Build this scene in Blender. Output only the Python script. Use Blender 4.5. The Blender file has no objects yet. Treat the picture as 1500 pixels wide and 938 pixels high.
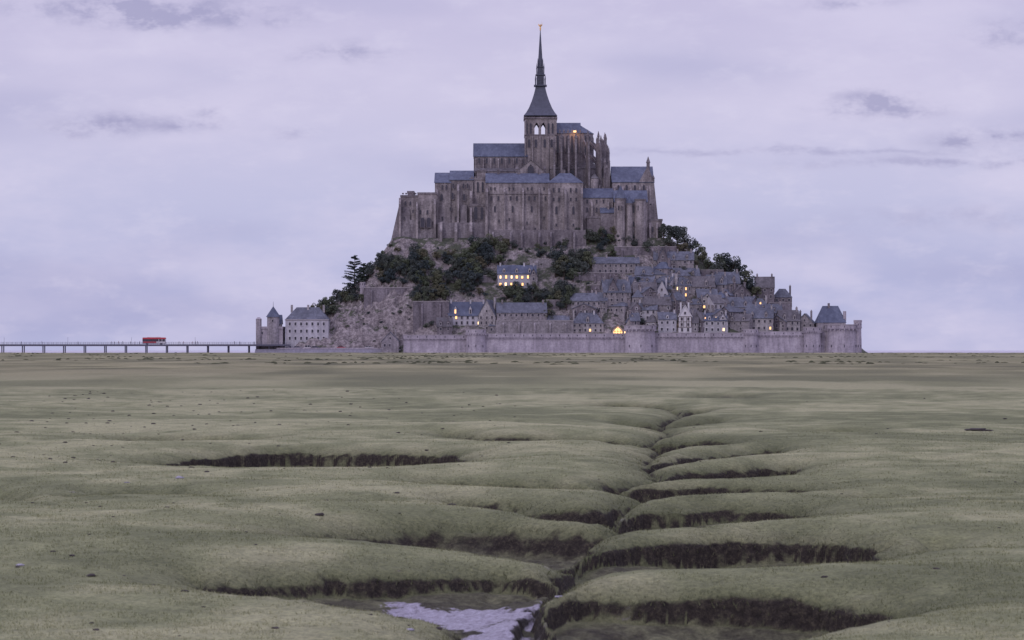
import bpy, bmesh, math, random
import numpy as np
from mathutils import Matrix, Vector
random.seed(7); np.random.seed(7)
k=0.0002725; H=2.0; HZ=513.5
def X(px,y): return (px-750)*k*y
def Z(py,y): return H+(HZ-py)*k*y
sc=bpy.context.scene
sc.view_settings.view_transform='Standard'; sc.view_settings.look='None'; sc.view_settings.exposure=0

# ---------------------------------------------------------------- noise
def vn(x,y,seed=0):
    xi=np.floor(x).astype(np.int64); yi=np.floor(y).astype(np.int64)
    fx=x-xi; fy=y-yi; fx=fx*fx*(3-2*fx); fy=fy*fy*(3-2*fy)
    def hs(a,b):
        h=(a*374761393+b*668265263+seed*1442695041)&0xffffffff
        h=((h^(h>>13))*1274126177)&0xffffffff
        h=h^(h>>16)
        return (h&0xffffff)/float(0xffffff)
    a=hs(xi,yi);b=hs(xi+1,yi);c=hs(xi,yi+1);d=hs(xi+1,yi+1)
    return (a*(1-fx)+b*fx)*(1-fy)+(c*(1-fx)+d*fx)*fy
def fbm(x,y,o=4,seed=0):
    s=0;a=.5;t=0
    for i in range(o):
        s=s+a*vn(x*2**i+17.3*i,y*2**i-9.1*i,seed+i); t+=a; a*=.5
    return s/t
def sst(a,b,v):
    t=np.clip((v-a)/(b-a),0,1); return t*t*(3-2*t)

# ---------------------------------------------------------------- materials
def newmat(name):
    m=bpy.data.materials.new(name); m.use_nodes=True; nt=m.node_tree
    return m,nt,nt.nodes['Principled BSDF']
def nd(nt,t,**kw):
    n=nt.nodes.new(t)
    for a,b in kw.items(): setattr(n,a,b)
    return n
def setin(n,i,v): n.inputs[i].default_value=v
def noise(nt,vec,scale,detail=5,rough=.6,sv=None):
    if sv is not None:
        mp=nd(nt,'ShaderNodeMapping'); nt.links.new(vec,mp.inputs['Vector']); mp.inputs['Scale'].default_value=sv; vec=mp.outputs[0]
    n=nd(nt,'ShaderNodeTexNoise'); nt.links.new(vec,n.inputs['Vector'])
    setin(n,'Scale',scale); setin(n,'Detail',detail); setin(n,'Roughness',rough)
    return n.outputs['Fac']
def ramp(nt,fac,stops):
    r=nd(nt,'ShaderNodeValToRGB'); nt.links.new(fac,r.inputs[0])
    e=r.color_ramp.elements
    while len(e)<len(stops): e.new(.5)
    for i,(p,c) in enumerate(stops):
        e[i].position=p; e[i].color=(*c,1) if len(c)==3 else c
    return r.outputs[0]
def mixc(nt,fac,a,b,mode='MIX'):
    n=nd(nt,'ShaderNodeMix',data_type='RGBA',blend_type=mode)
    for idx,v in ((0,fac),(6,a),(7,b)):
        if isinstance(v,(int,float)): n.inputs[idx].default_value=v
        elif isinstance(v,tuple): n.inputs[idx].default_value=(*v,1)
        else: nt.links.new(v,n.inputs[idx])
    return n.outputs[2]
def mth(nt,op,a,b=None,c=None,clamp=False):
    n=nd(nt,'ShaderNodeMath',operation=op); n.use_clamp=clamp
    for i,v in enumerate((a,b,c)):
        if v is None: continue
        if isinstance(v,(int,float)): n.inputs[i].default_value=v
        else: nt.links.new(v,n.inputs[i])
    return n.outputs[0]
def mrange(nt,v,a,b,c=0,d=1):
    n=nd(nt,'ShaderNodeMapRange',interpolation_type='SMOOTHSTEP'); nt.links.new(v,n.inputs[0])
    for i,q in enumerate((a,b,c,d)): n.inputs[i+1].default_value=q
    return n.outputs[0]
def bump(nt,bs,h,st,dist):
    b=nd(nt,'ShaderNodeBump'); setin(b,'Strength',st); setin(b,'Distance',dist)
    nt.links.new(h,b.inputs['Height']); nt.links.new(b.outputs[0],bs.inputs['Normal'])
def stone(name,c1,c2,c3,fine=.35,rough=.9,tint=(.9,.95,1.03)):
    c1,c2,c3=[tuple(a*b for a,b in zip(c,tint)) for c in (c1,c2,c3)]
    m,nt,bs=newmat(name)
    g=nd(nt,'ShaderNodeNewGeometry').outputs['Position']
    a=noise(nt,g,.11,4,.65); s=noise(nt,g,1,3,.6,(.55,.55,.06)); f=noise(nt,g,1.1,3,.8)
    mixf=mth(nt,'ADD',mth(nt,'MULTIPLY',a,.5),mth(nt,'MULTIPLY',s,.5))
    col=ramp(nt,mixf,[(.36,c1),(.5,c2),(.62,c3)])
    fm=ramp(nt,f,[(.3,(1-fine,)*3),(.7,(1+fine,)*3)])
    col=mixc(nt,1.0,col,fm,'MULTIPLY')
    nt.links.new(col,bs.inputs['Base Color']); setin(bs,'Roughness',rough); setin(bs,'Specular IOR Level',.2)
    return m
def plain(name,c,rough=.7,var=.2,scale=.8,metal=0,spec=.3):
    m,nt,bs=newmat(name)
    g=nd(nt,'ShaderNodeNewGeometry').outputs['Position']
    f=noise(nt,g,scale,3,.7)
    col=ramp(nt,f,[(.3,tuple(x*(1-var) for x in c)),(.7,tuple(x*(1+var) for x in c))])
    nt.links.new(col,bs.inputs['Base Color']); setin(bs,'Roughness',rough); setin(bs,'Metallic',metal); setin(bs,'Specular IOR Level',spec)
    return m
def emis(name,c,st):
    m,nt,bs=newmat(name); setin(bs,'Base Color',(.5,.4,.3,1)); setin(bs,'Emission Color',(*c,1)); setin(bs,'Emission Strength',st)
    m.cycles.emission_sampling='NONE'
    return m
ABB=stone('abbey_stone',(.145,.12,.12),(.26,.22,.21),(.41,.345,.325))
ABD=stone('abbey_dark_stone',(.12,.10,.105),(.19,.16,.16),(.28,.24,.235))
RAM=stone('rampart_granite',(.25,.215,.22),(.35,.3,.305),(.45,.39,.385),.22)
HS=[stone('house_stone_a',(.18,.155,.155),(.27,.235,.23),(.36,.31,.305)),
    stone('house_stone_b',(.24,.205,.195),(.35,.31,.295),(.45,.4,.38)),
    stone('house_render',(.36,.33,.33),(.46,.42,.42),(.54,.5,.5),.12),
    stone('house_stone_c',(.12,.10,.105),(.19,.16,.165),(.26,.22,.225))]
SLATE=[stone('slate_blue',(.07,.075,.105),(.095,.103,.14),(.13,.14,.18),.2,.7),
       stone('slate_grey',(.085,.085,.10),(.12,.12,.14),(.16,.16,.185),.28,.8),
       stone('slate_brown',(.09,.078,.08),(.13,.115,.118),(.18,.16,.16),.28,.8)]
LEADM=plain('spire_lead',(.075,.08,.11),.5,.2,.5)
WIN=plain('window_glass_dark',(.045,.042,.06),.25,.3,1,spec=.5)
FRM=plain('window_surround',(.36,.33,.34),.8,.15)
WHT=plain('white_paint',(.6,.58,.6),.6,.08)
TIM=plain('dark_timber',(.07,.045,.04),.7,.2)
LIT=emis('lit_window_warm',(1,.5,.16),1.9)
LIT2=emis('lit_window_bright',(1,.66,.34),2.2)
GOLD=plain('gilded_copper',(.65,.38,.12),.35,.1,1,metal=.6)
RED=plain('red_paint',(.42,.05,.065),.4,.1)
BLK=plain('black_rubber',(.02,.02,.02),.8,.1)
CONC=plain('bridge_concrete',(.22,.21,.25),.8,.2)
STEEL=plain('weathered_steel',(.09,.09,.12),.5,.1)

# rock / hill
m,nt,bs=newmat('hill_rock_and_scrub'); ROCK=m
geo=nd(nt,'ShaderNodeNewGeometry'); g=geo.outputs['Position']
sx=nd(nt,'ShaderNodeSeparateXYZ'); nt.links.new(geo.outputs['Normal'],sx.inputs[0])
n1=noise(nt,g,.09,6,.7); n2=noise(nt,g,.5,5,.8)
rc=ramp(nt,n2,[(.32,(.05,.045,.048)),(.46,(.18,.155,.16)),(.66,(.40,.355,.355))])
gc=ramp(nt,n2,[(.3,(.03,.035,.027)),(.7,(.09,.1,.062))])
sc_=mth(nt,'ADD',mth(nt,'MULTIPLY',sx.outputs[2],1.0),mth(nt,'MULTIPLY',n1,1.3))
col=mixc(nt,mrange(nt,sc_,1.24,1.42),rc,gc)
nt.links.new(col,bs.inputs['Base Color']); setin(bs,'Roughness',.95); bump(nt,bs,n2,1,.8)

def leafmat(name,c):
    m,nt,bs=newmat(name)
    g=nd(nt,'ShaderNodeNewGeometry').outputs['Position']
    oi=nd(nt,'ShaderNodeObjectInfo')
    f=noise(nt,g,.9,2,.7)
    col=ramp(nt,f,[(.3,tuple(x*.5 for x in c)),(.7,tuple(x*1.5 for x in c))])
    col=mixc(nt,1.0,col,ramp(nt,oi.outputs['Random'],[(0,(.6,.7,.85)),(.5,(1,1,1)),(.8,(1.3,1.35,.95)),(1,(1.5,1.2,.9))]),'MULTIPLY')
    nt.links.new(col,bs.inputs['Base Color']); setin(bs,'Roughness',.8); setin(bs,'Specular IOR Level',.15)
    return m
LEAF=leafmat('foliage_dark',(.088,.1,.09)); NEED=leafmat('needle_foliage',(.05,.065,.058)); BARK=plain('bark',(.07,.055,.05),.9)

# ---------------------------------------------------------------- mesh builder
class MB:
    def __init__(s): s.v=[];s.f=[];s.m=[];s.mats=[];s.M=Matrix.Identity(4)
    def add(s,vs,fs,mat):
        if mat not in s.mats: s.mats.append(mat)
        i=s.mats.index(mat); o=len(s.v)
        s.v+= [tuple(s.M@Vector(p)) for p in vs]
        s.f+= [tuple(o+a for a in q) for q in fs]; s.m+=[i]*len(fs)
    def box(s,x0,x1,y0,y1,z0,z1,mat):
        s.frus2((x0,x1,y0,y1),(x0,x1,y0,y1),z0,z1,mat)
    def frus2(s,a,b,z0,z1,mat):
        vs=[(a[0],a[2],z0),(a[1],a[2],z0),(a[1],a[3],z0),(a[0],a[3],z0),(b[0],b[2],z1),(b[1],b[2],z1),(b[1],b[3],z1),(b[0],b[3],z1)]
        s.add(vs,[(3,2,1,0),(4,5,6,7),(0,1,5,4),(1,2,6,5),(2,3,7,6),(3,0,4,7)],mat)
    def cone(s,cx,cy,z0,z1,r0,r1,n,mat,rot=0):
        vs=[];
        for z,r in ((z0,r0),(z1,max(r1,.01))):
            for i in range(n):
                a=rot+2*math.pi*i/n; vs.append((cx+r*math.cos(a),cy+r*math.sin(a),z))
        fs=[tuple(range(n-1,-1,-1)),tuple(range(n,2*n))]+[(i,(i+1)%n,n+(i+1)%n,n+i) for i in range(n)]
        s.add(vs,fs,mat)
    def ext(s,poly,vec,mat):
        n=len(poly); vs=list(poly)+[tuple(Vector(p)+Vector(vec)) for p in poly]
        s.add(vs,[tuple(range(n)),tuple(range(2*n-1,n-1,-1))]+[(i,n+i,n+(i+1)%n,(i+1)%n) for i in range(n)],mat)
    def gable(s,x0,x1,y0,y1,z0,ze,zr,axis,wm,rm,o=.35,t=.3):
        if axis=='x':
            c=(y0+y1)/2; h=(y1-y0)/2; sl=(zr-ze)/h
            s.ext([(x0,y0,z0),(x0,y1,z0),(x0,y1,ze),(x0,c,zr-.02),(x0,y0,ze)],(x1-x0,0,0),wm)
            e=ze-sl*o
            s.ext([(x0-o,y0-o,e+.02),(x0-o,c,zr+.02),(x0-o,y1+o,e+.02),(x0-o,y1+o,e+t),(x0-o,c,zr+t),(x0-o,y0-o,e+t)],(x1-x0+2*o,0,0),rm)
        else:
            c=(x0+x1)/2; h=(x1-x0)/2; sl=(zr-ze)/h
            s.ext([(x0,y0,z0),(x1,y0,z0),(x1,y0,ze),(c,y0,zr-.02),(x0,y0,ze)],(0,y1-y0,0),wm)
            e=ze-sl*o
            s.ext([(x0-o,y0-o,e+.02),(c,y0-o,zr+.02),(x1+o,y0-o,e+.02),(x1+o,y0-o,e+t),(c,y0-o,zr+t),(x0-o,y0-o,e+t)],(0,y1-y0+2*o,0),rm)
    def hip(s,x0,x1,y0,y1,z0,ze,zr,wm,rm,o=.35,inset=None):
        s.box(x0,x1,y0,y1,z0,ze,wm)
        h=min(x1-x0,y1-y0)/2 if inset is None else inset
        cy=(y0+y1)/2
        s.frus2((x0-o,x1+o,y0-o,y1+o),(x0+h,x1-h,cy-.1,cy+.1),ze+.01,zr,rm)
    def win(s,x,z,w,h,y,pane=None,fr=None,arch=0):
        pane=pane or WIN; fr=fr or FRM
        if arch:
            n=6; pts=[(x-w/2,y-.04,z),(x+w/2,y-.04,z),(x+w/2,y-.04,z+h)]
            for i in range(1,n):
                a=math.pi*i/n; pts.append((x+w/2*math.cos(a),y-.04,z+h+arch*w/2*math.sin(a)))
            pts.append((x-w/2,y-.04,z+h)); s.ext(pts,(0,.1,0),pane)
        else: s.box(x-w/2,x+w/2,y-.04,y+.06,z,z+h,pane)
        j=max(.14,w*.12); 
        s.box(x-w/2-j,x-w/2,y-.2,y+.05,z,z+h,fr); s.box(x+w/2,x+w/2+j,y-.2,y+.05,z,z+h,fr)
        s.box(x-w/2-j,x+w/2+j,y-.26,y+.05,z-.2,z,fr)
        if not arch: s.box(x-w/2-j,x+w/2+j,y-.22,y+.05,z+h,z+h+.2,fr)
    def pin(s,cx,cy,z0,z1,r,mat):
        zz=z0+(z1-z0)*.55
        s.box(cx-r,cx+r,cy-r,cy+r,z0,zz,mat); s.frus2((cx-r*1.35,cx+r*1.35,cy-r*1.35,cy+r*1.35),(cx-.05,cx+.05,cy-.05,cy+.05),zz,z1,mat)
    def butt(s,x,y,w,d,z0,z1,mat):
        s.box(x-w/2,x+w/2,y-d,y+.3,z0,z1-d*1.5,mat)
        s.ext([(x-w/2,y-d,z1-d*1.5),(x-w/2,y+.3,z1-d*1.5),(x-w/2,y+.3,z1)],(w,0,0),mat)
    def build(s,name,smooth=False,loc=None):
        me=bpy.data.meshes.new(name)
        vs=s.v
        if loc is None:
            xs=[p[0] for p in vs];ys=[p[1] for p in vs];zs=[p[2] for p in vs]
            loc=((min(xs)+max(xs))/2,(min(ys)+max(ys))/2,min(zs))
        vs=[(p[0]-loc[0],p[1]-loc[1],p[2]-loc[2]) for p in vs]
        me.from_pydata(vs,[],s.f)
        for mt in s.mats: me.materials.append(mt)
        me.polygons.foreach_set('material_index',s.m)
        bm=bmesh.new(); bm.from_mesh(me); bmesh.ops.recalc_face_normals(bm,faces=bm.faces); bm.to_mesh(me); bm.free()
        if smooth: me.polygons.foreach_set('use_smooth',[True]*len(me.polygons))
        o=bpy.data.objects.new(name,me); o.location=loc; sc.collection.objects.link(o); return o

# ---------------------------------------------------------------- marsh
PIL=.27
def G0(px,py):
    y=H/((py-HZ)*k); return (X(px,y),y)
def G(px,py):   # bank edges sit PIL below the turf level
    y=(H+PIL)/((py-HZ)*k); return (X(px,y),y)
polys=[ # far edge , near edge, depth, lip width, lip height
 ([(290,862),(330,867),(400,860),(480,852),(560,855),(640,849),(710,846),(785,851),(812,860)],[(800,885),(775,905),(770,945),(790,1000),(700,1000),(696,962),(684,940),(640,924),(560,910),(430,896),(340,886),(300,878)],.24,.05,.12),
 ([(772,902),(850,892),(960,889),(1060,890),(1180,897),(1300,907)],[(1312,918),(1240,938),(1150,960),(1000,974),(850,985),(770,990)],.36,.06,.2),
 ([(848,816),(870,812),(960,805),(1060,802),(1180,800),(1260,806),(1294,819)],[(1285,832),(1180,848),(1050,855),(940,861),(850,864),(800,873),(790,862),(822,838)],.36,.05,.22),
 ([(420,802),(480,792),(560,786),(650,783),(760,784),(850,790),(905,783),(912,790)],[(862,806),(838,832),(800,838),(760,828),(700,822),(560,816),(460,811)],.36,.3,.3),
 ([(880,765),(905,760),(980,756),(1080,755),(1150,757),(1185,763)],[(1175,773),(1120,784),(1050,789),(960,792),(905,796),(900,784)],.34,.05,.22),
 ([(640,744),(700,746),(780,751),(850,755),(900,751),(942,743)],[(938,751),(890,766),(872,782),(850,781),(780,771),(700,762)],.34,.22,.28),
 ([(878,727),(900,722),(960,720),(1080,721),(1195,722)],[(1185,732),(1120,740),(1050,744),(960,745),(940,745),(925,735)],.34,.06,.24),
 ([(610,716),(700,716),(800,718),(870,719),(900,716),(980,710)],[(960,716),(895,724),(865,732),(800,731),(700,726)],.32,.2,.26),
 ([(195,685),(260,681),(330,674),(430,670),(560,672),(640,674),(684,679)],[(688,694),(600,699),(480,700),(350,699),(240,697)],.4,.05,.36),
 ([(943,690),(965,684),(1050,675),(1145,668)],[(1142,679),(1060,688),(985,695),(955,700)],.38,.08,.34),
 ([(955,706),(985,703),(1060,699),(1172,694)],[(1165,705),(1080,712),(1010,714),(960,714)],.38,.08,.34),
 ([(885,658),(960,658),(1080,657)],[(1075,666),(1000,670),(950,672)],.36,.12,.32),
 ([(630,648),(720,653),(800,653),(880,654),(940,656)],[(930,661),(860,661),(760,661),(680,657)],.32,.2,.3),
 ([(865,598),(930,597),(990,600)],[(985,606),(930,606),(880,604)],.38,.3,.36),
 ([(985,607),(1030,605),(1045,607)],[(1020,613),(990,613)],.34,.3,.3),
 ([(760,635),(860,636),(985,638)],[(980,643),(860,642)],.32,.3,.3),
 ([(890,621),(960,623),(1060,619)],[(1050,625),(960,629)],.32,.3,.3),
 ([(640,628),(720,626),(800,629)],[(790,632),(720,631)],.25,.5,.2),
 ([(1000,587),(1060,585),(1110,587)],[(1100,591),(1050,592)],.28,.5,.25),
 ([(-60,730),(0,730),(40,736),(70,742)],[(60,756),(0,756),(-60,754)],.14,.5,.1),
 ([(60,742),(150,734),(240,735),(300,738)],[(260,744),(150,748),(90,752)],.16,.6,.1),
 ([(1290,812),(1340,806),(1420,812)],[(1420,826),(1340,830),(1290,826)],.14,.6,.1),
 ([(430,757),(520,752),(600,754)],[(590,760),(510,762)],.16,.6,.1),
 ([(130,655),(240,650),(420,652)],[(400,660),(260,664),(160,664)],.16,.7,.1),
 ([(1120,640),(1220,636),(1300,639)],[(1280,644),(1180,646)],.18,.7,.1),
 ([(1190,744),(1260,738),(1330,742)],[(1310,748),(1220,751)],.14,.6,.1),
]
def chaikin(p,it=2):
    for _ in range(it):
        q=[]
        for i in range(len(p)):
            a=np.array(p[i]);b=np.array(p[(i+1)%len(p)]); q+= [a*.75+b*.25,a*.25+b*.75]
        p=q
    return np.array(p)
PL=[]
for far,near,dep,w,lh in polys:
    px=[np.array(G(*p)) for p in far+near]
    PL.append((chaikin(px,2),dep,w,lh))
spine=[(725,990,.3),(740,930,.25),(790,876,.16),(828,845,.14),(842,826,.12),(852,806,.1),(908,787,.1),(893,776,.1),(880,765,.1),(912,750,.1),(945,742,.1),(925,735,.09),(905,722,.09),(968,709,.1),(948,696,.1),(942,688,.1),(968,668,.12),(945,660,.12),(990,641,.14),(960,626,.14),(1000,613,.16),(985,605,.18)]
SP=[(*G(a,b),r) for a,b,r in spine]
def marsh(x,y):
    x=np.asarray(x,float);y=np.asarray(y,float)
    wx=x+.24*(vn(x/.5,y/.5,3)-.5)+.10*(vn(x/.15,y/.15,5)-.5)
    wy=y+.30*(vn(x/.6,y/.6,4)-.5)+.13*(vn(x/.16,y/.16,6)-.5)
    z=np.zeros_like(x); D=np.full_like(x,-9.)
    for P,dep,w,lh in PL:
        mg=3.5
        idx=np.nonzero((wx>P[:,0].min()-mg)&(wx<P[:,0].max()+mg)&(wy>P[:,1].min()-mg)&(wy<P[:,1].max()+mg))[0]
        if len(idx)==0: continue
        qx=wx[idx];qy=wy[idx]; d2=np.full(len(idx),1e9); ins=np.zeros(len(idx),bool)
        for i in range(len(P)):
            ax,ay=P[i];bx,by=P[(i+1)%len(P)]
            ex,ey=bx-ax,by-ay; L=ex*ex+ey*ey+1e-12
            t=np.clip(((qx-ax)*ex+(qy-ay)*ey)/L,0,1)
            d2=np.minimum(d2,(qx-ax-t*ex)**2+(qy-ay-t*ey)**2)
            c=(ay>qy)!=(by>qy)
            ins^= c&(qx<ax+(qy-ay)*ex/(ey if abs(ey)>1e-9 else 1e-9))
        d=np.sqrt(d2); d=np.where(ins,d,-d)
        lpz=lh*(.65+.7*vn(wx[idx]/.7,wy[idx]/.7,15))
        lip=np.minimum(dep,lpz)*sst(0,w,d)+np.maximum(dep-lpz,0)*sst(w*.5,w+.9,d)
        z[idx]=np.minimum(z[idx],-lip); D[idx]=np.maximum(D[idx],d-(0 if dep>.2 else .5))
    for i in range(len(SP)-1):
        ax,ay,r0=SP[i];bx,by,r1=SP[i+1]
        sel=np.nonzero((wy>min(ay,by)-4)&(wy<max(ay,by)+4))[0]
        if len(sel)==0: continue
        qx=wx[sel];qy=wy[sel]; ex,ey=bx-ax,by-ay
        t=np.clip(((qx-ax)*ex+(qy-ay)*ey)/(ex*ex+ey*ey),0,1)
        d=(r0+(r1-r0)*t)-np.hypot(qx-ax-t*ex,qy-ay-t*ey)
        dp=.26 if ay<36 else .18
        z[sel]=np.minimum(z[sel],-dp*sst(0,.14,d)); D[sel]=np.maximum(D[sel],d)
    out=np.clip(-D,0,9)
    pil=.19*np.exp(-out/.7)+.08*np.exp(-out/.16)
    pil=np.where(D>0,PIL,pil)
    und=.16*(fbm(x/3.5,y/3.2,3,11)-.5)*sst(8,20,y)+.34*(fbm(x/13,y/8,2,21)-.5)*sst(30,60,y)
    und=und+.016*(fbm(x/.25,y/.25,2,31)-.5)+np.where(D>0.06,.12*(fbm(x/.35,y/.4,3,41)-.5),0)
    far=.95*sst(250,1080,y)
    return z-pil+und+far, D
rows=np.concatenate([np.geomspace(4,14.5,70),np.geomspace(14.5,100,1080)[1:],np.geomspace(100,1175,190)[1:]])
uc=np.concatenate([-np.geomspace(3,.262,36),np.linspace(-.26,.26,620),np.geomspace(.262,3,36)])
U,Yg=np.meshgrid(uc,rows); Xg=U*Yg
zz,DD=marsh(Xg.ravel(),Yg.ravel())
zz=zz.reshape(Yg.shape)
zz=zz-1.8*sst(1120,1175,Yg+12*(fbm(Xg/40,Yg/40,2,77)-.5)*2)
nr,nc=Yg.shape
co=np.stack([Xg,Yg,zz],-1).reshape(-1,3)
ii=np.arange(nr*nc).reshape(nr,nc)
F=np.stack([ii[:-1,:-1],ii[:-1,1:],ii[1:,1:],ii[1:,:-1]],-1).reshape(-1,4)
def npmesh(name,co,F,mat,smooth=True,attrs=None):
    me=bpy.data.meshes.new(name); n=F.shape[1]
    me.vertices.add(len(co)); me.vertices.foreach_set('co',co.astype(np.float32).ravel())
    me.loops.add(F.size); me.loops.foreach_set('vertex_index',F.astype(np.int32).ravel())
    me.polygons.add(len(F)); me.polygons.foreach_set('loop_start',np.arange(0,F.size,n,dtype=np.int32)); 
    me.polygons.foreach_set('use_smooth',np.full(len(F),smooth))
    me.update(calc_edges=True); me.materials.append(mat)
    for an,av in (attrs or {}).items():
        at=me.attributes.new(an,'FLOAT','POINT'); at.data.foreach_set('value',av.astype(np.float32))
    o=bpy.data.objects.new(name,me); sc.collection.objects.link(o); return o
def tone(x,y): return np.clip(.5+1.6*(.5*(fbm(x/5,y/7,3,101)-.5)+.5*(fbm(x/.7,y/.9,4,111)-.5))+.4*(fbm(x/2,y/1.6,2,121)-.5),0,1)
def turfcol(nt,ypos):
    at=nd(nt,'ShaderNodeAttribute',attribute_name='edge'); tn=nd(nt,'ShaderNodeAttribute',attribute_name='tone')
    c=ramp(nt,tn.outputs['Fac'],[(.2,(.145,.158,.08)),(.5,(.215,.228,.12)),(.8,(.32,.32,.185))])
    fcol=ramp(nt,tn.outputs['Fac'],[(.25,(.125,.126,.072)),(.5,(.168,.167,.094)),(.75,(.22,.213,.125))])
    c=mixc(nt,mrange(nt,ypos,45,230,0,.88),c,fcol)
    return mixc(nt,mth(nt,'MULTIPLY',at.outputs['Fac'],.72),c,(.07,.076,.04))  # shade on lobe shoulders painted in as darker moss-green turf near creek edges
m,nt,bs=newmat('marsh_turf'); TURF=m
geo=nd(nt,'ShaderNodeNewGeometry'); g=geo.outputs['Position']
s1=nd(nt,'ShaderNodeSeparateXYZ'); nt.links.new(geo.outputs['Normal'],s1.inputs[0])
s2=nd(nt,'ShaderNodeSeparateXYZ'); nt.links.new(g,s2.inputs[0])
fin=noise(nt,g,18,4,.85); mid=noise(nt,g,2.2,4,.75)
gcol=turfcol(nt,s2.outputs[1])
gcol=mixc(nt,1.0,gcol,ramp(nt,fin,[(.3,(.5,.52,.5)),(.5,(1,1,1)),(.7,(1.45,1.42,1.35))]),'MULTIPLY')
gcol=mixc(nt,1.0,gcol,ramp(nt,mid,[(.3,(.82,.82,.8)),(.7,(1.15,1.15,1.12))]),'MULTIPLY')
gcol=mixc(nt,mrange(nt,mid,.66,.72,0,.5),gcol,(.09,.08,.05))
band=noise(nt,g,.012,4,.65,(.6,1,1)); gcol=mixc(nt,mrange(nt,s2.outputs[1],120,300),gcol,mixc(nt,1.0,gcol,ramp(nt,band,[(.38,(.78,.76,.74)),(.6,(1.18,1.14,1.1))]),'MULTIPLY'))
at2=nd(nt,'ShaderNodeAttribute',attribute_name='inside'); at3=nd(nt,'ShaderNodeAttribute',attribute_name='mud')
dep=mrange(nt,mth(nt,'ADD',at2.outputs['Fac'],mth(nt,'MULTIPLY',mth(nt,'SUBTRACT',mid,.5),.3)),.02,.2,0,1)
near=mrange(nt,s2.outputs[1],160,220,1,0)
fcl=ramp(nt,mid,[(.35,(.04,.036,.026)),(.5,(.08,.078,.048)),(.62,(.13,.13,.075))])
fcl=mixc(nt,1.0,fcl,ramp(nt,fin,[(.3,(.5,.5,.5)),(.7,(1.5,1.5,1.5))]),'MULTIPLY')
mudm=mrange(nt,mth(nt,'ADD',at3.outputs['Fac'],mth(nt,'MULTIPLY',mth(nt,'SUBTRACT',mid,.5),2.0)),.42,.58)
fcl=mixc(nt,mudm,fcl,ramp(nt,fin,[(.3,(.12,.105,.12)),(.5,(.28,.26,.31)),(.65,(.42,.40,.48))]))
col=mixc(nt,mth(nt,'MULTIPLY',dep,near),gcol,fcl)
steep=mrange(nt,mth(nt,'ADD',s1.outputs[2],mth(nt,'MULTIPLY',mth(nt,'SUBTRACT',mid,.5),.7)),.84,.58,0,1)
soil=ramp(nt,fin,[(.3,(.012,.010,.009)),(.52,(.034,.028,.023)),(.7,(.085,.075,.05))])
col=mixc(nt,mth(nt,'MULTIPLY',steep,near),col,soil)
nt.links.new(col,bs.inputs['Base Color']); setin(bs,'Specular IOR Level',.2)
nt.links.new(mth(nt,'SUBTRACT',.92,mth(nt,'MULTIPLY',mth(nt,'MULTIPLY',mudm,dep),.5)),bs.inputs['Roughness'])
bump(nt,bs,mth(nt,'ADD',fin,mth(nt,'MULTIPLY',mid,1.0)),.9,.035)
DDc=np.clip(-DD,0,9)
mud=np.zeros_like(DD)
xr,yr=Xg.ravel(),Yg.ravel()
for px,py,rx,ry in ((600,866,.3,.6),(650,872,.45,.8),(700,880,.45,1.0),(735,905,.35,1.4),(765,880,.25,.6),(820,845,.35,1.0),(795,880,.3,.8),(872,762,.4,1.2),(0,742,1.2,2.5),(930,825,.2,.3),(1060,810,.25,.3),(880,728,.4,1.2),(700,795,.2,.3)):
    a,b=G(px,py); mud=np.maximum(mud,np.exp(-((xr-a)/rx)**2-((yr-b)/ry)**2))
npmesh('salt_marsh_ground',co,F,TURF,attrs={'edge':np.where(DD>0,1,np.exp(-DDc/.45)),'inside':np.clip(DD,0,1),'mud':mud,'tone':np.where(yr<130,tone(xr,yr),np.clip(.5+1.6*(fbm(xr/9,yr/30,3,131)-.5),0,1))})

# grass blades
n=330000
u=np.random.uniform(-.27,.27,n); y=np.exp(np.random.uniform(math.log(13),math.log(80),n)); x=u*y
z,D=marsh(x,y)
clump=fbm(x/.3,y/.3,2,91)
keep=(D<.04)&((clump>.42)|(D>-.25))&(np.random.rand(n)>sst(30,80,y)); x,y,z,D,clump=x[keep],y[keep],z[keep],D[keep],clump[keep]; n=len(x)
hgt=np.random.uniform(.01,.026,n)*(1+(D>-.1)*1.0)*(y/25)**.25; wd=.004*(y/18)**.7
an=np.random.uniform(0,6.28,n); ln=np.random.uniform(.3,1.2,n)*hgt; la=np.random.uniform(0,6.28,n)
dx=np.cos(an)*wd;dy=np.sin(an)*wd
bl=np.stack([np.stack([x-dx,y-dy,z-.008],-1),np.stack([x+dx,y+dy,z-.008],-1),np.stack([x+np.cos(la)*ln,y+np.sin(la)*ln,z+hgt],-1)],1).reshape(-1,3)
m,nt,bs=newmat('grass_blades'); GB=m
g=nd(nt,'ShaderNodeNewGeometry').outputs['Position']
s2=nd(nt,'ShaderNodeSeparateXYZ'); nt.links.new(g,s2.inputs[0])
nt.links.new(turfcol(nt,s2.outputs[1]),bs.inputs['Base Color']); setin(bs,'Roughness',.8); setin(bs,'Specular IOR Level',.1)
npmesh('marsh_grass',bl,np.arange(3*n).reshape(-1,3),GB,False,attrs={'edge':np.repeat(np.where(D>0,1,np.exp(-np.clip(-D,0,9)/.45)),3),'tone':np.repeat(np.clip(tone(x,y)+np.random.uniform(-.3,.3,n),0,1),3)})

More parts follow.
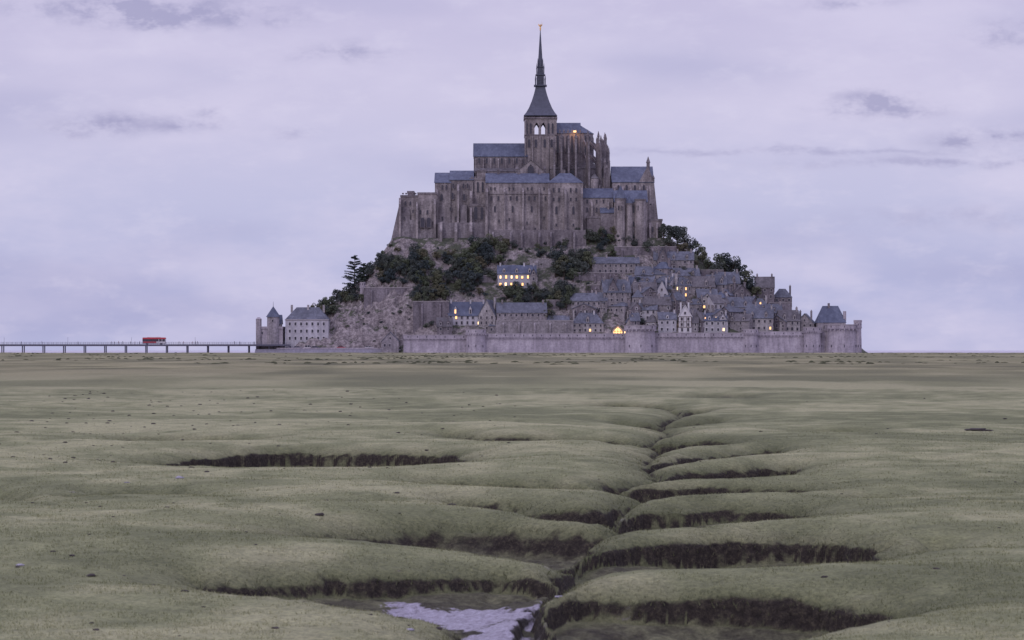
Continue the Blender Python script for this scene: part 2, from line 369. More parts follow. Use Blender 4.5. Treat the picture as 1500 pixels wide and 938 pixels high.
# clods / stones
def lumps(name,pts,mat):
    mb=MB()
    for (x,y,z,r,fl) in pts:
        n=7; vs=[];sd=[random.uniform(.7,1.3) for _ in range(40)]
        for j,(hh,rr) in enumerate(((-.3,.8),(.25,1.0),(.65,.7))):
            for i in range(n):
                a=6.283*i/n; q=r*rr*sd[(i+j*n)%40]; vs.append((x+q*math.cos(a)*1.3,y+q*math.sin(a),z+hh*r*fl*sd[(i*3+j)%40]))
        vs.append((x,y,z+.8*r*fl)); fs=[]
        for j in range(2): fs+=[(j*n+i,j*n+(i+1)%n,(j+1)*n+(i+1)%n,(j+1)*n+i) for i in range(n)]
        fs+=[(2*n+i,2*n+(i+1)%n,3*n) for i in range(n)]
        mb.add(vs,fs,mat)
    return mb.build(name,loc=(0,0,0))
CLOD=plain('clod_dark',(.05,.042,.04),.9,.4,9); PST=plain('pale_stone',(.27,.26,.31),.8,.35,14)
def gz(x,y): return float(marsh(np.array([x]),np.array([y]))[0][0])
P=[]
xs=[];ys=[]
NR=330
for i in range(NR):
    if random.random()<.75: px,py=random.uniform(-60,760),575+abs(random.gauss(0,60))
    else: px,py=random.uniform(-60,1560),random.uniform(575,930)
    a,b=G0(px,min(py,930)); xs.append(a);ys.append(b)
for px,py in ((298,878),(435,820),(133,835),(225,842),(105,815),(270,858),(375,797),(468,752),(662,740),(25,828)): a,b=G0(px,py);xs.append(a);ys.append(b)
z,D=marsh(np.array(xs),np.array(ys))
for i,(a,b) in enumerate(zip(xs,ys)):
    if D[i]<-.1 or i>=NR: P.append((a,b,z[i],random.choice([.5,.7,.8,1,1.3])*.018*(b/22)**.6*(1.6 if i>=NR else 1),.8))
lumps('mud_clods',P,CLOD)
lumps('pale_stones',[(*G0(px,py),gz(*G0(px,py)),r,f) for px,py,r,f in ((262,700,.055,.9),(30,826,.03,.8),(1295,862,.02,.5),(690,918,.04,.8),(186,704,.035,.5),(600,893,.03,.6),(820,845,.04,.5))],PST)
a,b=G0(1432,631)
lumps('driftwood',[(a,b,gz(a,b)+.05,.18,.35),(a+.22,b,gz(a,b)+.04,.12,.3),(a-.2,b,gz(a,b)+.05,.11,.4)],CLOD)
# distant tufts
n=5000
y=np.random.uniform(350,1000,n); x=np.random.uniform(-.35,.35,n)*y
c=fbm(x/14,y/60,3,55); kp=c>.54; x,y=x[kp],y[kp]; z,_=marsh(x,y); n=len(x)
h=np.random.uniform(.05,.24,n); w=np.random.uniform(.25,.9,n)
V=[];
for s,(q,hh) in enumerate(((-1,0),(-.6,.7),(0,1),(.5,.75),(1,0))): V.append(np.stack([x+q*w,y+0*x+.2*q,z-.05+hh*h*1.2],-1))
V=np.stack(V,1).reshape(-1,3)
npmesh('distant_marsh_tufts',V,np.arange(5*n).reshape(-1,5),leafmat('tuft_green',(.12,.122,.072)),False)

# tidal flat
me=bpy.data.meshes.new('tidal_flat'); R=45000
me.from_pydata([(-R,-2000,-1.1),(R,-2000,-1.1),(R,R,-1.1),(-R,R,-1.1)],[],[(0,1,2,3)])
m,nt,bs=newmat('wet_sand'); g=nd(nt,'ShaderNodeNewGeometry').outputs['Position']
f=noise(nt,g,.02,4,.6,(1,.2,1)); nt.links.new(ramp(nt,f,[(.4,(.3,.28,.33)),(.6,(.45,.43,.5))]),bs.inputs['Base Color']); setin(bs,'Roughness',.35)
me.materials.append(m); o=bpy.data.objects.new('tidal_flat',me); sc.collection.objects.link(o)

# ---------------------------------------------------------------- mount terrain
rp=[(425,520),(445,505),(458,470),(480,452),(515,430),(540,405),(560,378),(578,352),(972,352),(1000,368),(1050,395),(1100,422),(1140,448),(1180,474),(1235,492),(1255,514),(1262,522),(1280,524)]
def hmount(x,y):
    x=np.asarray(x,float);y=np.asarray(y,float)
    p=x/(k*1290)+750
    Pz=Z(np.interp(p,[a for a,b in rp],[b for a,b in rp]),1290)
    b=np.interp(p,[430,450,585,612,1185,1215],[-1,1.5,2.5,7,7,-1.2])
    left=1-sst(590,660,p)
    yf=1215+9*left+ 10*sst(1150,1250,p)
    t=np.clip((y-yf)/(1264-yf),0,1)
    tt=t*(1-left)+left*t**.65
    h=b+(np.maximum(Pz,b)-b)*tt
    rn=(fbm(x/9,y/9,5,61)-.5); rdg=1-np.abs(2*fbm(x/6,y/6,4,71)-1)
    amp=(2.2+7*left)*sst(0,.12,t)*(1-.6*sst(.85,1,t))
    h=h+rn*amp+left*sst(0,.1,t)*(rdg-.7)*6*(1-sst(.9,1,t))
    h=np.where(y<yf,b-.5*left*(yf-y),h)
    h=np.where((y<1213.2),-1.5,h)
    tb=np.clip((1425-y)/95,0,1); h=h*(tb*tb*(3-2*tb))-1.5*(1-tb)
    return h
xs=np.linspace(X(425,1290),X(1285,1290),460); ys=np.concatenate([np.linspace(1212,1300,200),np.linspace(1301,1425,80)])
XX,YY=np.meshgrid(xs,ys); ZZ=hmount(XX.ravel(),YY.ravel())
ii=np.arange(XX.size).reshape(XX.shape)
npmesh('rocky_island_hill',np.stack([XX.ravel(),YY.ravel(),ZZ],-1),np.stack([ii[:-1,:-1],ii[:-1,1:],ii[1:,1:],ii[1:,:-1]],-1).reshape(-1,4),ROCK,False)
YT=np.linspace(1213.5,1290,400)
def place(px,py):
    hh=hmount(X(px,YT),YT); zz=Z(py,YT)
    w=np.nonzero(hh>=zz)[0]
    if len(w)==0: return 1283.
    return float(YT[w[0]])

# ---------------------------------------------------------------- abbey
A=MB()
BZ=46
def blk(px0,px1,pe,y0,y1,pr=None,kind='flat',mat=ABB,rm=None,zb=BZ,mb=None,inset=None):
    mb=mb or A; rm=rm or SLATE[0]
    x0,x1=X(px0,y0),X(px1,y0)
    if kind=='flat':
        mb.box(x0,x1,y0,y1,zb,Z(pe,y0),mat); mb.box(x0-.25,x1+.25,y0-.25,y1+.25,Z(pe,y0)-.7,Z(pe,y0)+.35,ABD)
    elif kind=='hip': mb.hip(x0,x1,y0,y1,zb,Z(pe,y0),Z(pr,(y0+y1)/2),mat,rm,inset=inset)
    else: mb.gable(x0,x1,y0,y1,zb,Z(pe,y0),Z(pr,(y0+y1)/2),kind,mat,rm)
def wn(px,pt,pbm,w,y,arch=0,pane=None,mb=None,fr=None):
    (mb or A).win(X(px,y),Z(pbm,y),w*k*y,(pbm-pt)*k*y,y,pane,fr or ABD,arch)
def bt(px,pt,w,d,y,z0=BZ,mb=None,mat=ABB): (mb or A).butt(X(px,y),y,w*k*y,d,z0,Z(pt,y),mat)
def cren(px0,px1,pt,y,mat=ABD,st=1.5):
    x0,x1=X(px0,y),X(px1,y); n=max(2,int((x1-x0)/st))
    for i in range(n):
        q=x0+(i+.5)*(x1-x0)/n; A.box(q-st*.3,q+st*.3,y-.22,y+.3,Z(pt,y)+.36,Z(pt,y)+1.1,mat)
# west range
blk(587,612,287,1271,1300); blk(612,640,283,1269.5,1300); cren(588,639,286,1270.8)
blk(597,606,281,1276,1290,kind='flat',mat=ABD)
A.frus2((X(563,1267),X(600,1267),1264,1302),(X(584,1267),X(600,1267),1271.2,1300),42,Z(300,1267),ABD)
A.frus2((X(599,1267),X(640,1267),1266,1300),(X(600,1267),X(640,1267),1269.6,1300),42,Z(322,1267),ABD)
for p,t_ in ((586,290),(611,296),(637,290)): bt(p,t_,3.2,2.2,1269.6)
for p in (594,601,618,628): wn(p,296,301,2,1269.6 if p>612 else 1271,1)
for p in (616,626): wn(p,309,314,2.2,1269.5,1)
for p in (619,628): wn(p,322,333,6,1268.1,1)
for p,q in ((592,318),(600,330),(605,308),(634,342),(590,304)): wn(p,q,q+4,1.6,1269.2)
# second range
blk(637,660,268,1274,1296,254,'x'); blk(659,693,264,1275,1296,251,'x')
for p,t_ in ((640,276),(671,270),(690,280)): bt(p,t_,3.4,2.4,1274)
for p,q in ((648,272),(654,272),(664,270),(679,270),(685,270)): wn(p,q,q+6,2,1274,1)
for p,q in ((647,286),(663,284),(680,286)): wn(p,q,q+8,3,1274,1)
for p,q in ((648,318),(660,304),(656,330),(668,318)): wn(p,q,q+5,2,1274)
blk(688,714,262,1276,1294); blk(699,712,250,1280,1292,kind='flat'); cren(689,713,262,1276)
for p in (693,700,707): wn(p,268,282,2.6,1276,1)
blk(688,714,300,1270,1290,kind='flat',mat=ABD); wn(697,306,322,5,1270,1.2); wn(706,306,322,4,1270,1.2)
for p in (690,713): bt(p,303,3,3,1270)
A.ext([(X(674,1270),1268,45),(X(684,1270),1268,45),(X(684,1270),1274,Z(300,1272)),(X(674,1270),1274,Z(300,1272))],(0,2,0),ABD)
# central block
blk(712,804,268,1266,1284,255,'x')
for p,w_ in ((713,4),(739,2.4),(766,3),(790,2.4)): bt(p,274,w_,1.8,1266)
for p in (719,725,746,752,773,779,797): wn(p,275,279,1.8,1266)
for p in (720,730,748,757,775,783,799): wn(p,288,294,2.2,1266)
for p in (725,751,779): wn(p,303,311,2.4,1266,1)
for p,q in ((731,322),(772,325),(797,318),(746,320),(784,334)): wn(p,q,q+4,1.8,1266)
A.box(X(714,1265.7),X(803,1265.7),1265.72,1266.1,Z(285,1266),Z(284,1266),ABD)
blk(803,854,268,1263,1283,254,'hip',inset=6)
for p in (804.5,828,852): bt(p,275,3.2,2.2,1263)
for p in (811,819,836,844): wn(p,276,282,2.2,1263); wn(p,290,295,2.2,1263)
for p in (815,840): wn(p,304,314,3,1263,1); wn(p,328,332,2,1263)
blk(853,898,290,1267,1283,277,'x')
for p in (854,867,891): bt(p,295,2.6,1.5,1267)
for p in (860,874,884): wn(p,293,298,2,1267); wn(p,305,311,2.2,1267,1)
for p in (730,760,790,826): A.box(X(p,1275)-.7,X(p,1275)+.7,1274,1275.4,Z(262,1275),Z(249,1275),ABD)
# east range
blk(897,957,267,1276,1300,245,'x')
A.frus2((X(950,1274),X(971,1274),1272,1302),(X(950,1274),X(958,1274),1276.2,1299),44,Z(262,1274),ABB)
A.ext([(X(936,1275.7),1275.7,Z(267,1276)),(X(958,1275.7),1275.7,Z(267,1276)),(X(949,1275.7),1275.7,Z(243,1276))],(0,3,0),ABB)
A.pin(X(949.5,1276.5),1277,Z(250,1276),Z(229,1276),.8,ABD)
A.pin(X(957,1276.5),1277,Z(268,1276),Z(256,1276),.6,ABD)
for p in (900,912,924,937,948): bt(p,272,2.8,1.6,1276)
for p in (906,918,930,943): wn(p,273,284,3,1276,1.3)
for p in (930,943,953): wn(p,300,312,2.6,1275,1.2)
for p in (953,960): wn(p,325,332,2,1273)
def rt(px,pt,r,y,apex=None,zb=BZ,mat=ABB,mb=None,n=14):
    mb=mb or A; mb.cone(X(px,y),y,zb,Z(pt,y),r*1.06,r,n,mat)
    mb.cone(X(px,y),y,Z(pt,y)-.9,Z(pt,y),r*1.08,r*1.14,n,ABD)
    if apex: mb.cone(X(px,y),y,Z(pt,y),Z(apex,y),r*1.2,.05,n,SLATE[0])
blk(900,948,296,1262,1278,280,'x')
rt(909,291,2.7,1262,272); rt(938,292,2.7,1261.5,None); A.cone(X(938,1261.5),1261.5,Z(292,1261.5),Z(283,1261.5),3,.6,14,SLATE[0])
rt(922,298,1.6,1261,287)
for p in (906,911,935,940): wn(p,302,308,1.4,1259.1); 
for p in (918,928): wn(p,303,312,2.6,1262,1); wn(p,325,332,2,1262)
blk(880,905,312,1263,1275,302,'x',mat=ABD)
blk(860,884,318,1264,1275,kind='flat',mat=ABD)
blk(948,970,322,1266,1290,kind='flat')
for p in (952,962): bt(p,326,2.6,2,1266); wn(p+4,333,340,2,1266)
# great terrace walls below
A.frus2((X(715,1259),X(860,1259),1258.5,1268),(X(716,1260),X(858,1260),1260.2,1268),42,Z(337,1260),ABD)
for p in (722,748,764,790,807,841): bt(p,340,3,1.6,1259.5,42,mat=ABD)
A.frus2((X(640,1262),X(716,1262),1262,1276),(X(641,1264),X(716,1264),1266.2,1276),42,Z(326,1264),ABD)
for p in (646,668,690): bt(p,326,4,3.2,1265,42)

# church
yN=1287
blk(694,772,229,yN,yN+13,211,'x',mat=ABD)
blk(696,770,252,yN-5,yN+2,kind='flat',mat=ABD)
A.ext([(X(695,yN-5.5),yN-5.5,Z(251,yN-5)),(X(695,yN-5.5),yN,Z(246,yN)),(X(695,yN-5.5),yN,Z(250,yN))],(26,0,0),SLATE[2])
for p in range(702,770,11): wn(p,233,240,2.6,yN,1); bt(p-5,231,1.8,.8,yN,Z(252,yN),mat=ABB)
for p in range(703,750,11): wn(p,256,261,2.2,yN-5,1)
# transept
yT=1279
blk(756,799,252,yT,yN+4,236,'y',mat=ABB,rm=SLATE[2])
wn(777.5,247,262,9,yT,1); wn(777.5,241.5,244,1.6,yT,1)
for p in (757,770,785,798): bt(p,252 if p in(757,798) else 262,3,1.6,yT)
for p in (757,798): A.pin(X(p,yT),yT+.5,Z(253,yT),Z(243,yT),.7,ABD)
# tower
y0=1287.5; y1=1303.; x0=X(768.5,y0); x1=X(815,y0); cx=(x0+x1)/2; cy=(y0+y1)/2
TW=stone('tower_stone',(.17,.14,.135),(.25,.21,.2),(.34,.285,.265))
A.box(x0,x1,y0,y1,60,Z(199,y0),TW)
zo0,zo1=Z(197,y0),Z(180,y0)
A.box(x0-.2,x1+.2,y0-.2,y1+.2,Z(199,y0),zo0,ABD)
s=k*y0
for a,b in ((768.5,783),(789.3,792.7),(799,815)): A.box(X(a,y0),X(b,y0),y0,y1,zo0,zo1,TW)
A.box(x0,x1,y0,y1,zo1,Z(174,y0),TW)
for a,b in ((783,789.3),(792.7,799)):
    xa,xb=X(a,y0),X(b,y0); zt=zo1
    for (q,r) in ((xa,xa+.9),(xb,xb-.9)): A.ext([(q,y0+.01,zt-1.6),(r,y0+.01,zt+.01),(q,y0+.01,zt+.01)],(0,y1-y0-.02,0),TW)
for p in (771.5,777.5,803.5,809.5): wn(p,182,196,2.6,y0,1)
for p in (775,785,798,808): wn(p,206,216,3.4,y0,1)
for p in (769.5,780,791,803,814): bt(p,199,2,.7,y0,70,mat=TW)
for p in (769.5,814): A.butt(X(p,y0),y0,1,.7,Z(198,y0),Z(175,y0),TW)
A.box(x0-.5,x1+.5,y0-.5,y1+.5,Z(174,y0),Z(171.5,y0),ABD)
prof=[(171.5,24.5),(167,21),(160,17),(150,13),(140,9.8),(132,7.8),(127,7)]
for (a,ra),(b,rb) in zip(prof[:-1],prof[1:]):
    r0,r1=ra*s,rb*s
    A.frus2((cx-r0,cx+r0,cy-r0,cy+r0),(cx-r1,cx+r1,cy-r1,cy+r1),Z(a,cy),Z(b,cy),LEADM)
def sbox(w,a,b,mat=LEADM,w2=None):
    r0=w*s; r1=(w2 if w2 is not None else w)*s
    A.frus2((cx-r0,cx+r0,cy-r0,cy+r0),(cx-r1,cx+r1,cy-r1,cy+r1),Z(a,cy),Z(b,cy),mat)
sbox(9.5,127,125.3); sbox(5.4,125.3,111); sbox(7.2,111,109.8); sbox(4.4,109.8,99,w2=4); sbox(5.2,99,98.2)
A.cone(cx,cy,Z(98.2,cy),Z(44,cy),4.1*s,.45*s,8,LEADM,rot=.39)
for sx_,sy_ in ((1,1),(1,-1),(-1,1),(-1,-1)):
    A.pin(cx+sx_*7*s,cy+sy_*7*s,Z(125.3,cy),Z(110,cy),.3,LEADM); A.pin(cx+sx_*5.2*s,cy+sy_*5.2*s,Z(110,cy),Z(93,cy),.25,LEADM)
    A.pin(cx+sx_*3.6*s,cy+sy_*3.6*s,Z(98.2,cy),Z(86,cy),.2,LEADM)
for d in (-2,2): A.win(cx+d*s,Z(122,cy),1.3*s,8*s,cy-5.4*s,WIN,LEADM,1)
# choir
yC=1288
blk(806,850,195,yC,yC+14,181,'x',mat=ABD)
ax,ay=X(850,yC),yC+7
A.cone(ax,ay,60,Z(195,yC),7,7,12,ABD,.26); A.cone(ax,ay,Z(195,yC),Z(182,yC),7.5,.2,12,SLATE[0],.26)
for p in range(810,850,7): wn(p,201,224,3.4,yC,1.3)
for i in range(9):
    a=-math.pi/2+i*math.pi/8
    old=A.M.copy(); A.M=Matrix.Translation((ax,ay,0))@Matrix.Rotation(a+math.pi/2,4,'Z')
    A.win(0,Z(224,yC),1.1,8,-6.95,WIN,ABB,1.3)
    A.M=old
ptops=[]
for i,p in enumerate((812,822.5,833,843.5)): ptops.append((X(p,1280.5),1280.5,0,-1,196-2*(i%2)+ (4 if i==0 else 0)))
for i in range(7):
    a=-math.pi/2+.28+i*(math.pi-.3)/6
    ptops.append((ax+13.5*math.cos(a),ay+13.5*math.sin(a),math.cos(a),math.sin(a),190+2.0*i))
for (qx,qy,dx,dy,pt) in ptops:
    ang=math.atan2(dy,dx)
    old=A.M.copy(); A.M=Matrix.Translation((qx,qy,0))@Matrix.Rotation(ang,4,'Z')
    zt=Z(pt+18,qy)
    A.box(-1.5,1.3,-.5,.5,55,zt,ABD); A.box(1.3,2.3,-.45,.45,55,zt-9,ABD); A.ext([(1.3,-.45,zt-9),(2.3,-.45,zt-9),(1.3,-.45,zt-6.5)],(0,.9,0),ABD)
    A.M=old
    A.pin(qx,qy,zt-.2,Z(pt,qy),.55,ABD); A.pin(qx+dx*1.7,qy+dy*1.7,zt-8.2,zt-.5,.38,ABD); A.pin(qx-dx*1.2,qy-dy*1.2,zt-.2,zt+3.2,.36,ABD)
    L=6.2
    A.M=Matrix.Translation((qx,qy,0))@Matrix.Rotation(ang,4,'Z')
    for dz in (0,-7):
        pts=[(-1.3,-.25,zt-4+dz),(-1.3,-.25,zt-2.6+dz),(-L,-.25,zt+1.6+dz),(-L,-.25,zt-.2+dz),(-4.2,-.25,zt-1.4+dz)]
        A.ext(pts,(0,.5,0),ABD)
    A.M=old
for p in range(808,852,6): A.pin(X(p,yC),yC+.1,Z(196,yC),Z(189,yC),.3,ABD)
# ambulatory chapels
blk(806,850,246,1282.5,1289,kind='flat',mat=ABD)
A.cone(ax,ay,55,Z(248,yC),12.6,12.4,14,ABD,.22); A.cone(ax,ay,Z(248,yC),Z(238,yC),12.8,7,14,SLATE[2],.22)
for p in (816.5,827.5,838.5): wn(p,252,264,4,1282.5,1.3)
for i in range(6):
    a=-math.pi/2+.5+i*.45; rx,ry=ax+14.5*math.cos(a),ay+14.5*math.sin(a)
    A.cone(rx,ry,50,Z(262,ry),2.7,2.6,8,ABB); A.cone(rx,ry,Z(262,ry),Z(254,ry),2.9,.1,8,SLATE[2])
for p,q in ((886,232),(892,231),(889,240)): 
    A.box(X(p,1283)-.6,X(p,1283)+.6,1282,1284,50,Z(q+14,1283),ABD); A.pin(X(p,1283),1283,Z(q+14.2,1283),Z(q,1283),.5,ABD)
A.box(X(852,1285),X(898,1285),1284,1300,50,Z(272,1285),ABB)
for p in (858,868,878,890): bt(p,268,2.6,2,1284)
A.box(X(840,1286.5),X(844,1286.5),1286.3,1286.9,Z(194,1286.5),Z(191.5,1286.5),LIT)
A.build('abbey_church')
# archangel statue
S=MB(); zb=Z(44,cy)
S.cone(cx,cy,zb-.3,zb+.4,.35,.3,8,GOLD); S.cone(cx,cy,zb+.4,zb+1.5,.42,.28,8,GOLD); S.cone(cx,cy,zb+1.5,zb+2.2,.28,.42,8,GOLD); S.cone(cx,cy,zb+2.2,zb+2.45,.16,.14,8,GOLD)
S.cone(cx,cy,zb+2.4,zb+2.65,.14,.24,8,GOLD);S.cone(cx,cy,zb+2.65,zb+2.95,.24,.1,8,GOLD)
for sg in (-1,1): S.ext([(cx+sg*.2,cy+.15,zb+1.5),(cx+sg*.95,cy+.35,zb+2.3),(cx+sg*1.05,cy+.4,zb+3.3),(cx+sg*.5,cy+.3,zb+2.8),(cx+sg*.2,cy+.15,zb+2.2)],(0,.1,0),GOLD)
S.ext([(cx+.35,cy-.1,zb+2.0),(cx+.75,cy-.2,zb+2.9),(cx+.85,cy-.2,zb+2.85),(cx+.5,cy-.1,zb+1.9)],(0,.15,0),GOLD)
S.box(cx+.76,cx+.84,cy-.2,cy-.12,zb+2.8,zb+4.2,GOLD)
S.build('gilded_statue')

# ---------------------------------------------------------------- ramparts
def corb(mb,x0,x1,y,z):
    n=max(2,int((x1-x0)/1.6))
    for i in range(n):
        q=x0+(i+.5)*(x1-x0)/n; mb.box(q-.3,q+.3,y-.6,y,z-.7,z,RAM)
def wall(name,px0,px1,pt,y,t=2.2,zb=-2,cor=True):
    mb=MB(); x0,x1=X(px0,y),X(px1,y); zt=Z(pt,y)
    mb.frus2((x0,x1,y-1.0,y+t),(x0,x1,y,y+t),zb,zt-1.9,RAM)
    if cor:
        corb(mb,x0,x1,y,zt-1.9); mb.box(x0,x1,y-.62,y+.1,zt-1.9,zt,RAM)
        mb.box(x0,x1,y-.75,y+.25,zt,zt+.18,FRM)
        n=int((x1-x0)/4.2)
        for i in range(n):
            q=x0+(i+.5)*(x1-x0)/n; mb.box(q-.18,q+.18,y-.66,y-.4,zt-1.3,zt-.5,WIN)
    return mb.build(name)
wall('rampart_wall',591,686,491,1211); wall('rampart_wall',708,918,489,1209.5); wall('rampart_wall',958,1092,488,1209.5); wall('rampart_wall',1086,1182,486,1211); wall('rampart_wall',1178,1212,486,1212)
wall('rampart_wall',1246,1262,489,1226,cor=False)
def rtower(name,px,pt,rpx,y,cren=False,apex=None,n=24):
    mb=MB(); r=rpx*k*y; yc=y+r*.75; x=X(px,y); zt=Z(pt,y)
    mb.cone(x,yc,-2,zt-2.4,r*1.06,r*.94,n,RAM); mb.cone(x,yc,zt-2.4,zt-1.9,r*.94,r*1.04,n,RAM); mb.cone(x,yc,zt-1.9,zt,r*1.04,r*1.04,n,RAM); mb.cone(x,yc,zt,zt+.2,r*1.07,r*1.07,n,FRM)
    for i in range(n):
        a=6.283*i/n
        if math.sin(a)>.3: continue
        mb.M=Matrix.Translation((x,yc,0))@Matrix.Rotation(a+math.pi/2,4,'Z')
        mb.box(-.25,.25,-r*1.1,-r*.95,zt-2.7,zt-1.92,RAM)
        if cren and i%2==0: mb.box(-.8,.8,-r*1.05,-r*.9,zt+.21,zt+1.3,RAM)
        if i%3==0: mb.box(-.15,.15,-r*1.06,-r*.9,zt-1.3,zt-.4,WIN); mb.box(-.15,.15,-r*1.04,-r*.9,3.5,4.7,WIN)
        mb.M=Matrix.Identity(4)
    if apex: mb.cone(x,yc,zt+.2,Z(apex,yc),r*1.12,.1,n,SLATE[0])
    return mb.build(name)
rtower('rampart_tower',697,483,14.5,1206); rtower('rampart_tower',938.5,477,23,1204); rtower('rampart_tower',1100,483,11,1208); rtower('rampart_tower',1191,480,13,1207)
rtower('rampart_tower',1236,476,25,1206,cren=False)
T=MB(); y=1222
T.hip(X(1198,y),X(1239,y),y,y+12,2,Z(473,y),Z(448,y),RAM,SLATE[0],inset=3); T.box(X(1216,y)-.5,X(1216,y)+.5,y+5,y+6,Z(455,y),Z(444,y),ABD)
for p in (1208,1228): T.win(X(p,y),Z(483,y),1,1.6,y)
T.box(X(1236,y),X(1240,y),y+1,y+3,Z(470,y),Z(456,y),RAM)
T.build('gate_tower')
rtower('watch_turret',1257,473,5.5,1207.5,cren=True)

# ---------------------------------------------------------------- houses
def house(px0,px1,pbase,pe,pr,mode='x',rot=0,wm=None,rm=None,lit=0,ch=None,name='stone_house',y=None,d=None,whitewin=False,timber=False,dorm=None):
    rs=random.Random(int(px0*31+pbase*7))
    pc=(px0+px1)/2
    if y is None: y=place(pc,pbase)
    mb=MB(); w=(px1-px0)*k*y; d=d or min(9,max(5.5,w*.8))
    zb=Z(pbase,y)-7; zv=Z(pbase,y); ze=Z(pe,y); zr=Z(pr,y)
    wm=wm or rs.choice(HS+[HS[3],HS[0]]); rm=rm or rs.choice([SLATE[0],SLATE[1],SLATE[1],SLATE[2]])
    if rm is SLATE[0] and rs.random()<.45: rm=SLATE[1]
    mb.M=Matrix.Translation((X(pc,y),y,0))@Matrix.Rotation(math.radians(rot),4,'Z')
    if mode=='hip': mb.hip(-w/2,w/2,0,d,zb,ze,zr,wm,rm,inset=min(d,w)*.4)
    else: mb.gable(-w/2,w/2,0,d,zb,ze,zr,mode,wm,rm)
    fr=WHT if whitewin else FRM
    hgt=ze-zv; nrow=max(1,int(round(hgt/3.0)))
    ww=.95; wh=min(1.5,hgt/nrow*.55)
    def face(wid,yy):
        nc=max(1,int(wid/2.5))
        for r in range(nrow):
            for c in range(nc):
                if rs.random()<.12 and not lit: continue
                xx=-wid/2+(c+.5)*wid/nc+rs.uniform(-.15,.15)
                zz_=zv+hgt*(r+.32)/nrow
                pn=WIN
                if lit and rs.random()<lit: pn=LIT if rs.random()<.6 else LIT2
                mb.win(xx,zz_,ww*rs.uniform(.8,1.15),wh*rs.uniform(.8,1.05),yy,pn,fr)
    face(w,0)
    if mode=='y':
        if zr-ze>2.2: mb.win(0,ze+(zr-ze)*.2,.8,1.1,0,WIN,fr)
    old=mb.M.copy()
    for sg in (1,-1):
        mb.M=old@Matrix.Translation((sg*w/2,d/2,0))@Matrix.Rotation(sg*math.pi/2,4,'Z'); face(d,0)
    mb.M=old
    if timber:
        for i in range(int(w/1.1)+1):
            q=-w/2+.1+i*(w-.2)/int(w/1.1); mb.box(q-.1,q+.1,-.12,.02,zv+hgt*.35,ze,TIM)
        for q in (.35,.68,1.0): mb.box(-w/2,w/2,-.14,.02,zv+hgt*q-.12,zv+hgt*q+.1,TIM)
        mb.ext([(-w/2-.4,-.4,ze-.1),(0,-.4,zr+.2),(0,-.4,zr-.2),(-w/2-.2,-.4,ze-.4)],(0,.2,0),WHT)
        mb.ext([(w/2+.4,-.4,ze-.1),(0,-.4,zr+.2),(0,-.4,zr-.2),(w/2+.2,-.4,ze-.4)],(0,.2,0),WHT)
    if ch is None: ch=rs.choice([(-.46,),(.46,),(-.46,.46),(.2,)])
    for c in ch:
        xx=c*w*.96; cyy=d/2 if mode!='y' else d*.6
        if mode=='y': xx=w*.3*(1 if c>0 else -1)
        mb.box(xx-.4,xx+.4,cyy-.7,cyy+.7,ze,zr+1.3,wm); mb.box(xx-.5,xx+.5,cyy-.8,cyy+.8,zr+1.3,zr+1.5,FRM)
        for q in (-.35,.35): mb.cone(xx,cyy+q,zr+1.5,zr+2.0,.16,.13,6,TIM)
    nd_=dorm if dorm is not None else (rs.choice([0,0,1,2]) if mode in('x','hip') and zr-ze>2.6 and w>6 else 0)
    for i in range(nd_):
        xx=-w/2+(i+.5)*w/nd_; hh=(zr-ze)
        mb.gable(xx-.7,xx+.7,.35,d/2,ze+.1,ze+hh*.48,ze+hh*.72,'y',wm,rm,o=.12,t=.12)
        mb.win(xx,ze+hh*.14,.7,hh*.3,.35,LIT if (lit and rs.random()<.3) else WIN,fr)
    return mb.build(name)
house(656,722,494,462,443,'x',0,HS[2],SLATE[0],.06,(-.45,.0,.3),dorm=3,y=1222,d=9)
house(700,726,494,462,440,'y',-22,HS[1],SLATE[1],0,(.4,),y=1220)
house(728,801,484,458,444,'x',4,HS[0],SLATE[1],0,(.46,-.4),dorm=0)
house(729,785,422,401,389,'x',0,HS[2],SLATE[0],.75,(-.45,.2,.46),dorm=3)
house(776,787,424,404,394,'y',0,HS[0],SLATE[0],0,())
house(836,889,458,441,430,'x',-5,HS[0],SLATE[1]); house(838,884,488,474,458,'hip',0,HS[1],SLATE[0],.15)
house(884,924,452,428,410,'x',8,HS[0],SLATE[1],dorm=2); house(888,908,452,430,408,'y',10,HS[3],SLATE[0])
house(928,962,446,428,414,'x',0,HS[3],SLATE[2]); house(960,979,446,430,411,'y',-8,HS[2],SLATE[0],dorm=0)
house(965,991,488,468,458,'x',5,HS[2],SLATE[1],0.1,whitewin=True,dorm=1)
house(994,1013,488,464,447,'y',0,WHT,SLATE[2],.12,timber=True,name='half_timbered_house')
house(1031,1064,488,470,459,'x',-4,HS[2],SLATE[0],.1,whitewin=True,dorm=2); house(1052,1066,488,470,459,'y',-4,HS[2],SLATE[0],0,whitewin=True)
house(1064,1102,468,450,436,'x',6,HS[0],SLATE[1],dorm=2); house(1092,1132,486,466,452,'x',-8,HS[1],SLATE[0],.08,dorm=2)
house(1104,1124,464,448,437,'hip',0,HS[1],SLATE[1],.15); house(1142,1172,487,470,455,'x',8,HS[1],SLATE[2],dorm=2); house(1165,1192,488,474,460,'y',-15,HS[0],SLATE[1],.1)
house(1106,1134,440,421,406,'x',-5,HS[3],SLATE[2],ch=(-.4,.4)); house(1134,1160,452,436,423,'hip',0,HS[3],SLATE[1])
house(1050,1084,434,415,399,'x',5,HS[0],SLATE[1]); house(1074,1100,446,430,418,'y',12,HS[3],SLATE[2])
house(958,1016,396,381,369,'x',-3,HS[0],SLATE[1],ch=(-.45,.1,.46),dorm=3); house(962,980,398,382,364,'y',0,HS[3],SLATE[0])
